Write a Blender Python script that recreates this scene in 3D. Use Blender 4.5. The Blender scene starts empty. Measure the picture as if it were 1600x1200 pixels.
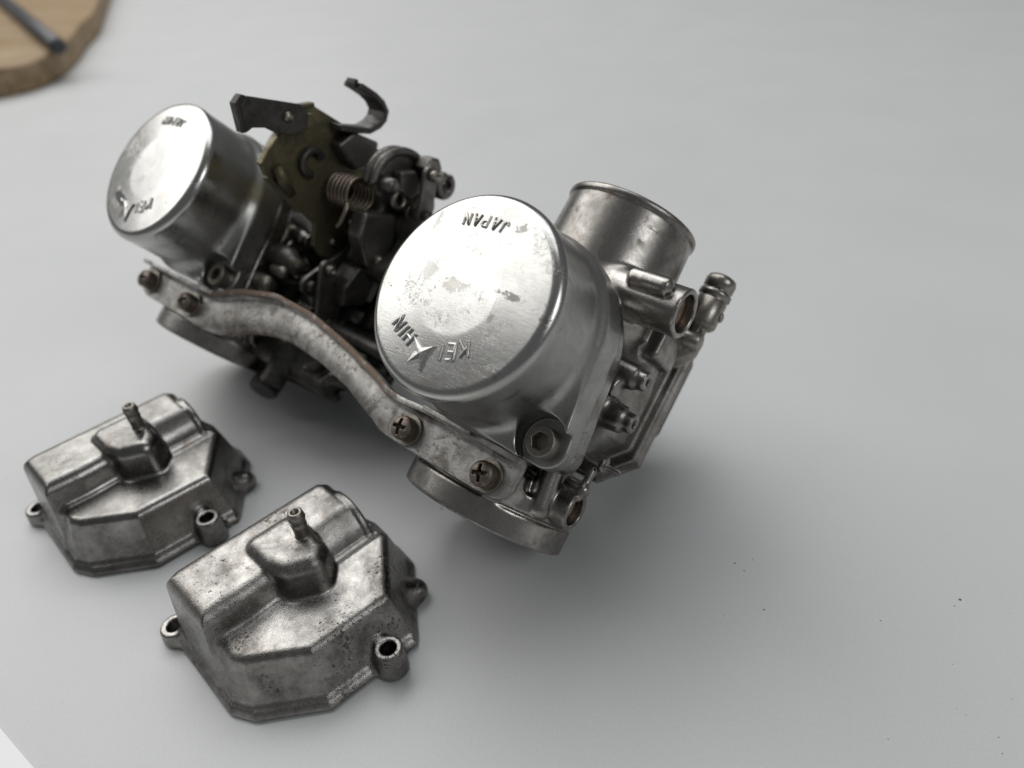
import bpy, math, random
import numpy as np
from mathutils import Matrix, Vector

sc = bpy.context.scene
MM = 0.001

# ---------------------------------------------------------------- camera
# world: table top is z = 0, metres.  The camera stands 225 mm above the table.
CAM_H = 0.2246
cam_d = bpy.data.cameras.new('camera')
cam = bpy.data.objects.new('camera', cam_d)
sc.collection.objects.link(cam)
cx = Vector((0.998766, 0.0, -0.049672))
cy = Vector((0.039252, 0.612831, 0.789239))
cz = Vector((0.030441, -0.790214, 0.612074))
M = Matrix((cx, cy, cz)).transposed().to_4x4()
M.translation = Vector((0, 0, CAM_H))
cam.matrix_world = M
cam_d.sensor_width = 36.0
cam_d.lens = 36.0 * 1109.0 / 1600.0
cam_d.clip_start = 0.01
cam_d.clip_end = 50
cam_d.dof.use_dof = True
cam_d.dof.focus_distance = 0.226
cam_d.dof.aperture_fstop = 7.0
sc.camera = cam
sc.render.resolution_x, sc.render.resolution_y = 1024, 768

# ---------------------------------------------------------------- light
w = bpy.data.worlds.new('World')
sc.world = w
w.use_nodes = True
w.node_tree.nodes['Background'].inputs[0].default_value = (0.96, 0.98, 1.0, 1)
w.node_tree.nodes['Background'].inputs[1].default_value = 0.14


def area(name, az, el, dist, sx, sy, power, col, target=(0, 0.25, 0.05)):
    a, e = math.radians(az), math.radians(el)
    d = Vector((math.sin(a) * math.cos(e), math.cos(a) * math.cos(e), math.sin(e)))
    ld = bpy.data.lights.new(name, 'AREA')
    ld.shape = 'RECTANGLE'
    ld.size, ld.size_y = sx, sy
    ld.energy = power
    ld.color = col
    o = bpy.data.objects.new(name, ld)
    sc.collection.objects.link(o)
    o.location = Vector(target) + d * dist
    o.rotation_euler = d.to_track_quat('Z', 'Y').to_euler()
    return o


area('window_light', -47, 44, 2.6, 3.1, 2.1, 56, (1.0, 0.993, 0.97))
area('ceiling_light', 0, 66, 2.8, 2.4, 1.8, 31, (0.97, 0.985, 1.0))
area('side_window_light', 127, 36, 2.6, 1.15, 0.95, 13.0, (0.98, 0.99, 1.0))

vs = sc.view_settings
vs.view_transform = 'Standard'
vs.look = 'None'
vs.exposure = 0.0
vs.gamma = 1.0
vs.use_curve_mapping = False
try:
    sc.cycles.max_bounces = 8
    sc.cycles.glossy_bounces = 5
    sc.cycles.sample_clamp_indirect = 4.0
    sc.cycles.caustics_reflective = False
    sc.cycles.caustics_refractive = False
except Exception:
    pass


# ---------------------------------------------------------------- material helpers
class NT:
    def __init__(self, name):
        self.m = bpy.data.materials.new(name)
        self.m.use_nodes = True
        self.t = self.m.node_tree
        self.b = self.t.nodes['Principled BSDF']

    def n(self, kind, **kw):
        nd = self.t.nodes.new('ShaderNode' + kind)
        for k, v in kw.items():
            if k.startswith('_'):
                setattr(nd, k[1:], v)
            else:
                self.put(nd, k, v)
        return nd

    def put(self, nd, k, v):
        s = nd.inputs[int(k[1:])] if k[0] == 'i' and k[1:].isdigit() else nd.inputs[k]
        if hasattr(v, 'is_output'):
            self.t.links.new(v, s)
        else:
            s.default_value = v

    def coords(self, scale=1000.0, off=(0, 0, 0), stretch=(1, 1, 1)):
        tc = self.n('TexCoord')
        mp = self.n('Mapping', Vector=tc.outputs['Object'], Location=off,
                    Scale=tuple(scale * s for s in stretch))
        return mp.outputs[0]

    def noise(self, vec, scale, detail=4, rough=0.55, dist=0.0):
        return self.n('TexNoise', Vector=vec, Scale=scale, Detail=detail, Roughness=rough,
                      Distortion=dist).outputs['Fac']

    def ramp(self, fac, lo, hi, a=0.0, b=1.0):
        return self.n('MapRange', Value=fac, i1=lo, i2=hi, i3=a, i4=b).outputs[0]

    def mix(self, fac, a, b):
        nd = self.n('Mix', _data_type='RGBA')
        self.put(nd, 'i0', fac)
        self.put(nd, 'i6', a)
        self.put(nd, 'i7', b)
        return nd.outputs[2]

    def math(self, op, a, b=0.0, clamp=False):
        nd = self.n('Math', _operation=op, i0=a, i1=b)
        nd.use_clamp = clamp
        return nd.outputs[0]

    def bump(self, height, strength, dist):
        nd = self.n('Bump', Strength=strength, Distance=dist, Height=height)
        return nd.outputs[0]

    def set(self, **kw):
        for k, v in kw.items():
            self.put(self.b, k.replace('_', ' '), v)
        return self.m


def rgb(r, g, b):
    return (r, g, b, 1)


def metal(name, c1, c2, r=(0.25, 0.5), blotch=0.06, pit=0.0, pit_scale=0.7, pit_col=(0.085, 0.075, 0.065),
          stain=0.0, stain_col=(0.16, 0.11, 0.07), grain=0.10, grain_scale=3.0, off=(0, 0, 0),
          stretch=(1, 1, 1), metallic=1.0):
    g = NT(name)
    v = g.coords(off=off, stretch=stretch)
    b = g.noise(v, blotch, 6, 0.6, 0.4)
    b2 = g.noise(v, blotch * 6, 4, 0.6)
    f = g.ramp(g.math('ADD', g.math('MULTIPLY', b, 0.7), g.math('MULTIPLY', b2, 0.3)), 0.36, 0.64)
    col = g.mix(f, rgb(*c1), rgb(*c2))
    rough = g.ramp(f, 0, 1, r[0], r[1])
    fine = g.noise(v, grain_scale, 3, 0.65)
    rough = g.math('ADD', rough, g.ramp(fine, 0.3, 0.7, -0.05, 0.06))
    h = fine
    met = metallic
    if stain > 0:
        s = g.ramp(g.noise(v, 0.11, 7, 0.68, 0.8), 0.64 - 0.2 * stain, 0.76 - 0.2 * stain, 0, 0.8)
        col = g.mix(s, col, rgb(*stain_col))
        rough = g.math('ADD', rough, g.math('MULTIPLY', s, 0.2))
        met = g.math('SUBTRACT', met, g.math('MULTIPLY', s, 0.45))
    if pit > 0:
        p = g.noise(v, pit_scale, 5, 0.62, 0.3)
        dens = g.noise(v, 0.05, 3, 0.5)
        p = g.math('ADD', p, g.ramp(dens, 0.32, 0.68, -0.13, 0.075))
        pm = g.ramp(p, 0.69 - 0.14 * pit, 0.73 - 0.12 * pit)
        col = g.mix(pm, col, rgb(*pit_col))
        rough = g.math('ADD', rough, g.math('MULTIPLY', pm, 0.3))
        met = g.math('SUBTRACT', met, g.math('MULTIPLY', pm, 0.5))
        h = g.math('SUBTRACT', h, g.math('MULTIPLY', pm, 0.8))
    return g.set(Base_Color=col, Roughness=rough, Metallic=met, Normal=g.bump(h, grain, 0.0003))


MAT = {}
MAT['body'] = metal('cast_aluminium_body', (0.38, 0.365, 0.343), (0.17, 0.16, 0.147), (0.20, 0.37), stain=0.35,
                    pit=0.25, grain=0.16, stain_col=(0.13, 0.10, 0.075))
MAT['bowl_pitted'] = metal('pitted_cast_aluminium', (0.38, 0.366, 0.347), (0.12, 0.113, 0.105), (0.18, 0.31), pit=0.60,
                           pit_scale=0.85, stain=0.3, grain=0.45, grain_scale=2.5, stain_col=(0.17, 0.14, 0.115))
MAT['bowl_clean'] = metal('satin_cast_aluminium', (0.30, 0.291, 0.278), (0.135, 0.129, 0.122), (0.19, 0.30), pit=0.2,
                          stain=0.2, grain=0.25, grain_scale=2.0, off=(30, 12, 0))
MAT['screw'] = metal('rusty_screw_steel', (0.27, 0.245, 0.22), (0.11, 0.075, 0.055), (0.35, 0.6), blotch=0.22, pit=0.5,
                     stain=0.6, stain_col=(0.15, 0.07, 0.04), grain=0.3)
MAT['bolt'] = metal('dull_bolt_steel', (0.33, 0.31, 0.27), (0.20, 0.18, 0.15), (0.32, 0.5), blotch=0.2, pit=0.3,
                    stain=0.3, grain=0.2)
MAT['nipple'] = metal('tarnished_brass', (0.30, 0.28, 0.25), (0.19, 0.175, 0.155), (0.35, 0.5), grain=0.1)
MAT['fitting'] = metal('grey_plated_brass', (0.36, 0.34, 0.305), (0.17, 0.155, 0.138), (0.25, 0.42), blotch=0.15, pit=0.2,
                       stain=0.3, grain=0.1)
MAT['olive'] = metal('olive_chromate_steel', (0.20, 0.175, 0.105), (0.085, 0.076, 0.05), (0.38, 0.6), blotch=0.09,
                     stain=0.4, stain_col=(0.09, 0.065, 0.03), grain=0.2, metallic=0.75)
MAT['black_steel'] = metal('dirty_black_steel', (0.105, 0.10, 0.093), (0.045, 0.043, 0.04), (0.35, 0.55), blotch=0.12,
                           stain=0.3, grain=0.15, metallic=0.8)
MAT['grey_steel'] = metal('grimy_grey_steel', (0.23, 0.22, 0.205), (0.10, 0.094, 0.086), (0.3, 0.5), blotch=0.14, stain=0.4,
                          pit=0.3, stain_col=(0.075, 0.055, 0.04), grain=0.2, metallic=0.9)
MAT['spring'] = metal('brown_spring_wire', (0.28, 0.235, 0.19), (0.15, 0.12, 0.095), (0.35, 0.5), grain=0.1)
MAT['rust_plug'] = metal('rusty_brass_plug', (0.36, 0.28, 0.215), (0.17, 0.12, 0.09), (0.4, 0.6), blotch=0.3, pit=0.4,
                         grain=0.2)
MAT['knob'] = metal('black_plastic_knob', (0.04, 0.03, 0.028), (0.02, 0.018, 0.018), (0.4, 0.6), metallic=0.0)


def cap_material(name, off):
    """drawn aluminium under old lacquer: fine machining lines, flaked patches, scratches, dark nicks"""
    g = NT(name)
    v = g.coords(off=off)
    vs_ = g.coords(off=off, stretch=(0.25, 2.2, 0.25))
    brush = g.noise(vs_, 1.6, 3, 0.6)
    b = g.noise(v, 0.07, 5, 0.6)
    col = g.mix(g.ramp(b, 0.35, 0.65), rgb(0.475, 0.47, 0.455), rgb(0.43, 0.425, 0.41))
    rough = g.ramp(b, 0.35, 0.65, 0.19, 0.26)
    rough = g.math('ADD', rough, g.ramp(brush, 0.3, 0.7, -0.03, 0.04))
    # flaking lacquer: thin outlines where a warped noise crosses one level, in a worn ring and scattered areas
    n1 = g.noise(v, 0.34, 8, 0.72, 0.6)
    line = g.math('SUBTRACT', 1.0, g.ramp(g.math('ABSOLUTE', g.math('SUBTRACT', n1, 0.5)), 0.003, 0.015), True)
    zone = g.ramp(g.noise(v, 0.085, 3, 0.5, 0.3), 0.60, 0.66)
    sep = g.n('SeparateXYZ', Vector=v)
    rad = g.math('SQRT', g.math('ADD', g.math('POWER', g.math('ADD', sep.outputs[0], 4.0), 2.0), g.math('POWER', g.math('SUBTRACT', sep.outputs[1], 1.5), 2.0)))
    rad = g.math('ADD', rad, g.ramp(g.noise(v, 0.12, 4), 0.3, 0.7, -4.0, 4.0))
    ringz = g.math('SUBTRACT', 1.0, g.ramp(g.math('ABSOLUTE', g.math('SUBTRACT', rad, 11.0)), 1.0, 4.0), True)
    topz = g.ramp(sep.outputs[2], 66, 70)
    zone = g.math('MAXIMUM', zone, g.math('MULTIPLY', g.math('MULTIPLY', ringz, topz), g.ramp(g.noise(v, 0.09, 3), 0.42, 0.6, 0.0, 0.75)))
    flake = g.math('MULTIPLY', line, zone)
    patch = g.math('MULTIPLY', g.ramp(n1, 0.585, 0.60), zone)
    nick = g.ramp(g.noise(v, 0.30, 7, 0.7, 0.5), 0.665, 0.68)
    dots = g.ramp(g.noise(v, 1.3, 3, 0.5), 0.72, 0.75)
    dark = g.math('MAXIMUM', g.math('MULTIPLY', flake, 0.75), g.math('MAXIMUM', g.math('MULTIPLY', nick, 0.8),
                                                                      g.math('MULTIPLY', dots, 0.8)))
    dark = g.math('MAXIMUM', dark, g.math('MULTIPLY', patch, 0.35))
    if off == (0, 0, 0):
        # single worn marks on the near cap: lacquer chips and a scuffed strip
        wob = g.ramp(g.noise(v, 0.55, 7, 0.75, 0.3), 0.25, 0.75, -1.15, 1.15)
        for (sx_, sy_, rx_, ry_, k_) in ((18.2, 3.9, 4.6, 1.3, 0.75), (9.9, 23.8, 2.3, 1.8, 0.6), (30.5, 1.8, 1.6, 1.8, 0.8),
                                         (21.0, -18.1, 4.5, 1.2, 0.65), (3.6, 26.3, 3.4, 3.2, 0.22), (-13.7, 3.0, 3.0, 4.0, 0.25),
                                         (-2.3, 1.0, 4.5, 3.0, 0.3), (14.9, -4.3, 1.1, 1.8, 0.5), (-20.5, 19.0, 1.0, 3.4, 0.4)):
            dx = g.math('DIVIDE', g.math('SUBTRACT', sep.outputs[0], sx_), rx_)
            dy = g.math('DIVIDE', g.math('SUBTRACT', sep.outputs[1], sy_), ry_)
            dd = g.math('SQRT', g.math('ADD', g.math('MULTIPLY', dx, dx), g.math('MULTIPLY', dy, dy)))
            mk = g.math('SUBTRACT', 1.0, g.ramp(g.math('ADD', dd, wob), 0.72, 0.82), True)
            dark = g.math('MAXIMUM', dark, g.math('MULTIPLY', g.math('MULTIPLY', mk, topz), k_))
        # a few straight scratches
        for (ang_, pos_, lo_, hi_) in ((0.1, 14.0, -8.0, 1.0), (0.9, -9.0, 2.0, 8.0)):
            a_ = g.math('ADD', g.math('MULTIPLY', sep.outputs[0], math.cos(ang_)), g.math('MULTIPLY', sep.outputs[1], math.sin(ang_)))
            b_ = g.math('ADD', g.math('MULTIPLY', sep.outputs[0], -math.sin(ang_)), g.math('MULTIPLY', sep.outputs[1], math.cos(ang_)))
            ln = g.math('SUBTRACT', 1.0, g.ramp(g.math('ABSOLUTE', g.math('SUBTRACT', a_, pos_)), 0.02, 0.11), True)
            ln = g.math('MULTIPLY', ln, g.math('MULTIPLY', g.math('GREATER_THAN', b_, lo_), g.math('LESS_THAN', b_, hi_)))
            dark = g.math('MAXIMUM', dark, g.math('MULTIPLY', g.math('MULTIPLY', ln, topz), 0.38))
    col = g.mix(dark, col, rgb(0.15, 0.142, 0.13))
    yel = g.ramp(g.noise(v, 0.05, 4, 0.6), 0.56, 0.7, 0, 0.4)
    col = g.mix(yel, col, rgb(0.42, 0.395, 0.33))
    rough = g.math('ADD', rough, g.math('MULTIPLY', dark, 0.2))
    # the drawn side wall is mixed darker, duller and greyer than the machined face
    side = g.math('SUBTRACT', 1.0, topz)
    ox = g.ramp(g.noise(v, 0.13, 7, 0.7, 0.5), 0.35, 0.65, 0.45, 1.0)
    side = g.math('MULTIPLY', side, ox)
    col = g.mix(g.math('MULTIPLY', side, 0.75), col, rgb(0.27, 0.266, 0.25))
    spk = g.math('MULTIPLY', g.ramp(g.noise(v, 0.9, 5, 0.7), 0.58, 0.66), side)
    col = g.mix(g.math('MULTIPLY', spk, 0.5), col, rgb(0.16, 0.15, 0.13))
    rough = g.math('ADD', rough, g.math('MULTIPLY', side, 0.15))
    h = g.math('SUBTRACT', g.math('MULTIPLY', brush, 0.5), dark)
    return g.set(Base_Color=col, Roughness=rough, Metallic=1.0, Normal=g.bump(h, 0.2, 0.0002))


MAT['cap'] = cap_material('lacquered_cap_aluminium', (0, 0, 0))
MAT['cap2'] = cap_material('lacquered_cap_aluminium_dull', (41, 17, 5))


def zinc_bracket():
    g = NT('zinc_plated_bracket')
    v = g.coords()
    b = g.noise(v, 0.12, 6, 0.65, 0.3)
    col = g.mix(g.ramp(b, 0.4, 0.62), rgb(0.44, 0.43, 0.413), rgb(0.25, 0.238, 0.22))
    # rust: on the worn edge band (a vertex attribute of the sheet) plus scattered spots
    at = g.n('Attribute')
    at.attribute_name = 'edge'
    e = g.math('ADD', g.math('MULTIPLY', at.outputs['Fac'], 0.72), g.ramp(g.noise(v, 0.22, 7, 0.72), 0.3, 0.7, -0.5, 0.45))
    rust = g.ramp(e, 0.38, 0.66)
    spots = g.ramp(g.noise(v, 0.42, 7, 0.75, 0.2), 0.56, 0.63)
    dark = g.ramp(g.noise(v, 0.13, 7, 0.72, 0.6), 0.51, 0.62)
    rcol = g.mix(g.noise(v, 0.8, 4), rgb(0.12, 0.075, 0.052), rgb(0.27, 0.205, 0.16))
    col = g.mix(g.math('MULTIPLY', dark, 0.7), col, rgb(0.12, 0.105, 0.088))
    col = g.mix(g.math('MULTIPLY', spots, 0.7), col, rgb(0.17, 0.11, 0.075))
    col = g.mix(rust, col, rcol)
    r = g.math('ADD', 0.42, g.math('MULTIPLY', g.math('MAXIMUM', rust, spots), 0.3))
    met = g.math('SUBTRACT', 0.75, g.math('MULTIPLY', g.math('MAXIMUM', rust, spots), 0.5))
    return g.set(Base_Color=col, Roughness=r, Metallic=met,
                 Normal=g.bump(g.math('ADD', g.noise(v, 1.5, 4), rust), 0.25, 0.0003))


MAT['bracket'] = zinc_bracket()


def table_material():
    g = NT('satin_grey_table')
    v = g.coords()
    f = g.noise(v, 2.2, 3, 0.6)
    b = g.noise(v, 0.012, 4, 0.5)
    col = g.mix(g.ramp(b, 0.35, 0.65), rgb(0.528, 0.535, 0.531), rgb(0.548, 0.554, 0.550))
    smudge = g.ramp(g.noise(v, 0.035, 5, 0.65, 0.8), 0.4, 0.65, 0.40, 0.42)
    # faint hairline scratches
    tc = g.n('TexCoord')
    scr = None
    for ang_ in (0.5, 2.2):
        rot = g.n('Mapping', Vector=tc.outputs['Object'], Rotation=(0, 0, ang_))
        st = g.n('Mapping', Vector=rot.outputs[0], Scale=(60, 1300, 1))
        w1 = g.ramp(g.noise(st.outputs[0], 0.5, 2, 0.5), 0.735, 0.76)
        scr = w1 if scr is None else g.math('MAXIMUM', scr, w1)
    scr = g.math('MULTIPLY', scr, 0.13)
    col = g.mix(scr, col, rgb(0.66, 0.66, 0.66))
    gr = g.ramp(g.noise(v, 1.1, 2, 0.6), 0.25, 0.75, 0.0, 0.22)
    col = g.mix(gr, col, rgb(0.34, 0.345, 0.35))
    return g.set(Base_Color=col, Roughness=smudge, Specular_IOR_Level=0.42, Normal=g.bump(f, 0.12, 0.0002))


MAT['table'] = table_material()


def plain(name, col, rough=0.5, noise=0.02, var=0.25, bump=0.1):
    g = NT(name)
    v = g.coords()
    f = g.ramp(g.noise(v, noise, 5, 0.6), 0.35, 0.65)
    c = g.mix(f, rgb(*col), rgb(*[x * (1 - var) for x in col]))
    return g.set(Base_Color=c, Roughness=rough, Normal=g.bump(g.noise(v, noise * 20, 3), bump, 0.0005))


MAT['paper'] = plain('white_paper', (0.82, 0.82, 0.82), 0.6, 0.05, 0.03)
MAT['rod'] = plain('dark_blue_grey_rod', (0.035, 0.038, 0.048), 0.4)
MAT['dirt'] = plain('dark_dirt', (0.09, 0.08, 0.065), 0.8, 0.5)
MAT['dark_bore'] = plain('sooty_bore', (0.04, 0.038, 0.035), 0.7, 0.2)


def wood_material():
    g = NT('brown_wood')
    v = g.coords(stretch=(0.12, 1, 1))
    n = g.noise(v, 0.03, 6, 0.65, 1.2)
    n2 = g.noise(g.coords(), 0.012, 4, 0.6, 0.5)
    c = g.mix(g.ramp(n, 0.35, 0.65), rgb(0.36, 0.27, 0.175), rgb(0.20, 0.135, 0.08))
    c = g.mix(g.ramp(n2, 0.4, 0.65, 0, 0.6), c, rgb(0.24, 0.16, 0.065))
    return g.set(Base_Color=c, Roughness=0.6, Specular_IOR_Level=0.2)


MAT['wood'] = wood_material()


# ---------------------------------------------------------------- object helpers
def link(o, parent=None):
    sc.collection.objects.link(o)
    if parent is not None:
        o.parent = parent
    return o


def tag(o, label, cat, group=None):
    o['label'] = label
    o['category'] = cat
    if group:
        o['group'] = group
    return o


def empty(name, mat4=None):
    o = bpy.data.objects.new(name, None)
    o.empty_display_size = 0.02
    if mat4 is not None:
        o.matrix_world = mat4
    return link(o)


def mesh_obj(name, verts, faces, mat, parent=None, smooth=True, scale=MM, bevel=0.0, seg=2, loc=None):
    me = bpy.data.meshes.new(name)
    me.from_pydata([(a * scale, b * scale, c * scale) for a, b, c in verts], [], faces)
    me.update()
    if smooth:
        me.shade_smooth()
    me.materials.append(MAT[mat])
    o = bpy.data.objects.new(name, me)
    if loc:
        o.location = Vector(loc) * MM
    if bevel:
        m = o.modifiers.new('bevel', 'BEVEL')
        m.width = bevel * MM
        m.segments = seg
        m.limit_method = 'ANGLE'
        m.angle_limit = math.radians(35)
        m.harden_normals = True
    return link(o, parent)


def lathe(profile, axis='z', seg=48, centre=(0, 0, 0)):
    """profile: (radius, height) list; closed with caps when the radius ends above 0"""
    vs, fs = [], []
    n = len(profile)
    for i in range(seg):
        a = 2 * math.pi * i / seg
        for r, h in profile:
            p = (r * math.cos(a), r * math.sin(a), h)
            if axis == 'x':
                p = (h, p[0], p[1])
            elif axis == 'y':
                p = (p[1], h, p[0])
            vs.append((p[0] + centre[0], p[1] + centre[1], p[2] + centre[2]))
    for i in range(seg):
        j = (i + 1) % seg
        for k in range(n - 1):
            fs.append((i * n + k, j * n + k, j * n + k + 1, i * n + k + 1))
    if profile[0][0] > 1e-6:
        fs.append(tuple(i * n for i in reversed(range(seg))))
    if profile[-1][0] > 1e-6:
        fs.append(tuple(i * n + n - 1 for i in range(seg)))
    return vs, fs


def prism(poly, a0, a1, axis='x'):
    """extrude a polygon of (p, q) along an axis; axis x: (p,q)=(y,z)"""
    n = len(poly)

    def put(p, q, a):
        return {'x': (a, p, q), 'y': (p, a, q), 'z': (p, q, a)}[axis]
    vs = [put(p, q, a0) for p, q in poly] + [put(p, q, a1) for p, q in poly]
    fs = [tuple(reversed(range(n))), tuple(range(n, 2 * n))]
    fs += [(i, (i + 1) % n, n + (i + 1) % n, n + i) for i in range(n)]
    area2 = sum(poly[i][0] * poly[(i + 1) % n][1] - poly[(i + 1) % n][0] * poly[i][1] for i in range(n))
    if (area2 < 0) != (axis == 'y'):
        fs = [tuple(reversed(f)) for f in fs]
    return vs, fs


def box(lo, hi):
    return prism([(lo[0], lo[1]), (hi[0], lo[1]), (hi[0], hi[1]), (lo[0], hi[1])], lo[2], hi[2], 'z')


def tube(path, r, seg=12, closed_ends=True):
    P = [Vector(p) for p in path]
    rr = r if isinstance(r, (list, tuple)) else [r] * len(P)
    vs, fs = [], []
    t = (P[1] - P[0]).normalized()
    u = t.orthogonal().normalized()
    for i, p in enumerate(P):
        t2 = (P[min(i + 1, len(P) - 1)] - P[max(i - 1, 0)]).normalized()
        q = t.rotation_difference(t2)
        u = (q @ u).normalized()
        t = t2
        v = t.cross(u)
        for k in range(seg):
            a = 2 * math.pi * k / seg
            vs.append(tuple(p + (u * math.cos(a) + v * math.sin(a)) * rr[i]))
    for i in range(len(P) - 1):
        for k in range(seg):
            k2 = (k + 1) % seg
            fs.append((i * seg + k, i * seg + k2, (i + 1) * seg + k2, (i + 1) * seg + k))
    if closed_ends:
        fs.append(tuple(reversed(range(seg))))
        fs.append(tuple(range((len(P) - 1) * seg, len(P) * seg)))
    return vs, fs


def join(*parts):
    vs, fs = [], []
    for v, f in parts:
        o = len(vs)
        vs += v
        fs += [tuple(i + o for i in q) for q in f]
    return vs, fs


# ---------------------------------------------------------------- distance-field castings
def poly2d(pts, X, Y):
    d = np.full(np.broadcast(X, Y).shape, 1e9, np.float32)
    s = np.ones_like(d)
    n = len(pts)
    for i in range(n):
        ax, ay = pts[i]
        bx, by = pts[i - 1]
        ex, ey = bx - ax, by - ay
        wx, wy = X - ax, Y - ay
        t = np.clip((wx * ex + wy * ey) / (ex * ex + ey * ey), 0, 1)
        dx, dy = wx - ex * t, wy - ey * t
        d = np.minimum(d, dx * dx + dy * dy)
        c1 = (Y >= ay)
        c2 = (Y < by)
        c3 = (ex * wy > ey * wx)
        flip = (c1 & c2 & c3) | (~c1 & ~c2 & ~c3)
        s = np.where(flip, -s, s)
    return (s * np.sqrt(d)).astype(np.float32)


class Vol:
    """signed-distance grid in millimetres, meshed with surface nets"""

    def __init__(self, lo, hi, h):
        self.h = h
        self.lo = np.array(lo, np.float32)
        self.ax = [np.arange(lo[i], hi[i] + h, h, dtype=np.float32) for i in range(3)]
        self.F = np.full([len(a) for a in self.ax], 50.0, np.float32)

    def op(self, fn, lo, hi, k=0.0, mode='u'):
        pad = k + 4 * self.h
        sl, co = [], []
        for i in range(3):
            a = max(0, int((lo[i] - pad - self.lo[i]) / self.h))
            b = min(len(self.ax[i]), int((hi[i] + pad - self.lo[i]) / self.h) + 2)
            sl.append(slice(a, b))
            shp = [1, 1, 1]
            shp[i] = -1
            co.append(self.ax[i][a:b].reshape(shp))
        sl = tuple(sl)
        d = fn(*co).astype(np.float32)
        f = self.F[sl]
        if mode == 's':
            d = -d
            r = np.maximum(f, d)
            if k > 0:
                q = np.maximum(k - np.abs(f - d), 0) / k
                r = r + q * q * k * 0.25
        else:
            r = np.minimum(f, d)
            if k > 0:
                q = np.maximum(k - np.abs(f - d), 0) / k
                r = r - q * q * k * 0.25
        self.F[sl] = r

    @staticmethod
    def ext(d2, dz, rnd):
        a, b = d2 + rnd, dz + rnd
        return np.minimum(np.maximum(a, b), 0) + np.sqrt(np.maximum(a, 0) ** 2 + np.maximum(b, 0) ** 2) - rnd

    def cyl(self, axis, c, a0, a1, r, k=2.0, rnd=0.5, mode='u', r2=None):
        i = 'xyz'.index(axis)
        o = [j for j in range(3) if j != i]
        rm = max(r, r2 or r)
        lo, hi = [0] * 3, [0] * 3
        lo[i], hi[i] = min(a0, a1), max(a0, a1)
        for q, j in enumerate(o):
            lo[j], hi[j] = c[q] - rm, c[q] + rm

        def fn(*P):
            rad = np.sqrt((P[o[0]] - c[0]) ** 2 + (P[o[1]] - c[1]) ** 2)
            rr = r if r2 is None else r + (r2 - r) * np.clip((P[i] - a0) / (a1 - a0), 0, 1)
            return self.ext(rad - rr, np.abs(P[i] - (a0 + a1) / 2) - abs(a1 - a0) / 2, rnd)
        self.op(fn, lo, hi, k, mode)

    def cap(self, a, b, r, k=2.0, mode='u', r2=None):
        a, b = np.array(a, float), np.array(b, float)
        r2 = r if r2 is None else r2
        rm = max(r, r2)

        def fn(X, Y, Z):
            e = b - a
            t = np.clip(((X - a[0]) * e[0] + (Y - a[1]) * e[1] + (Z - a[2]) * e[2]) / (e @ e), 0, 1)
            return np.sqrt((X - a[0] - e[0] * t) ** 2 + (Y - a[1] - e[1] * t) ** 2 + (Z - a[2] - e[2] * t) ** 2) \
                - (r + (r2 - r) * t)
        self.op(fn, np.minimum(a, b) - rm, np.maximum(a, b) + rm, k, mode)

    def box(self, lo, hi, rnd=1.0, k=2.0, mode='u'):
        lo, hi = np.array(lo, float), np.array(hi, float)
        c, e = (lo + hi) / 2, (hi - lo) / 2 - rnd

        def fn(X, Y, Z):
            q = [np.abs(p - c[i]) - e[i] for i, p in enumerate((X, Y, Z))]
            return np.sqrt(sum(np.maximum(t, 0) ** 2 for t in q)) + \
                np.minimum(np.maximum(np.maximum(q[0], q[1]), q[2]), 0) - rnd
        self.op(fn, lo, hi, k, mode)

    def poly(self, pts, z0, z1, rnd=1.0, taper=0.0, k=2.0, mode='u', corner=0.0, grow=0.0):
        p = np.array(pts)
        lo = [p[:, 0].min() - grow, p[:, 1].min() - grow, z0]
        hi = [p[:, 0].max() + grow, p[:, 1].max() + grow, z1]

        def fn(X, Y, Z):
            d2 = poly2d(pts, X[:, :, 0], Y[:, :, 0])[:, :, None] - grow
            if corner:
                d2 = np.where(d2 > -corner, d2, d2)
            return self.ext(d2 + taper * (Z - z0), np.abs(Z - (z0 + z1) / 2) - (z1 - z0) / 2, rnd)
        self.op(fn, lo, hi, k, mode)

    def sample(self, P):
        q = (P - self.lo) / self.h
        i = np.clip(np.floor(q).astype(int), 0, np.array(self.F.shape) - 2)
        t = (q - i).astype(np.float32)
        r = 0
        for a in (0, 1):
            for b in (0, 1):
                for c in (0, 1):
                    wgt = (t[:, 0] if a else 1 - t[:, 0]) * (t[:, 1] if b else 1 - t[:, 1]) * \
                        (t[:, 2] if c else 1 - t[:, 2])
                    r = r + wgt * self.F[i[:, 0] + a, i[:, 1] + b, i[:, 2] + c]
        return r

    def grad(self, P):
        e = self.h * 0.9
        g = np.zeros_like(P)
        for i in range(3):
            d = np.zeros(3, P.dtype)
            d[i] = e
            g[:, i] = (self.sample(P + d) - self.sample(P - d)) / (2 * e)
        return g

    def mesh(self, name, mat):
        F = self.F
        S = F < 0
        n = np.array(F.shape)
        cnt = np.zeros(n - 1, np.int8)
        for a in (0, 1):
            for b in (0, 1):
                for c in (0, 1):
                    cnt += S[a:n[0] - 1 + a, b:n[1] - 1 + b, c:n[2] - 1 + c]
        act = (cnt > 0) & (cnt < 8)
        cells = np.argwhere(act)
        idx = np.full(n - 1, -1, np.int32)
        idx[act] = np.arange(len(cells))
        acc = np.zeros((len(cells), 3), np.float32)
        num = np.zeros(len(cells), np.float32)
        cor = [(a, b, c) for a in (0, 1) for b in (0, 1) for c in (0, 1)]
        val = {c: F[cells[:, 0] + c[0], cells[:, 1] + c[1], cells[:, 2] + c[2]] for c in cor}
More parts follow.
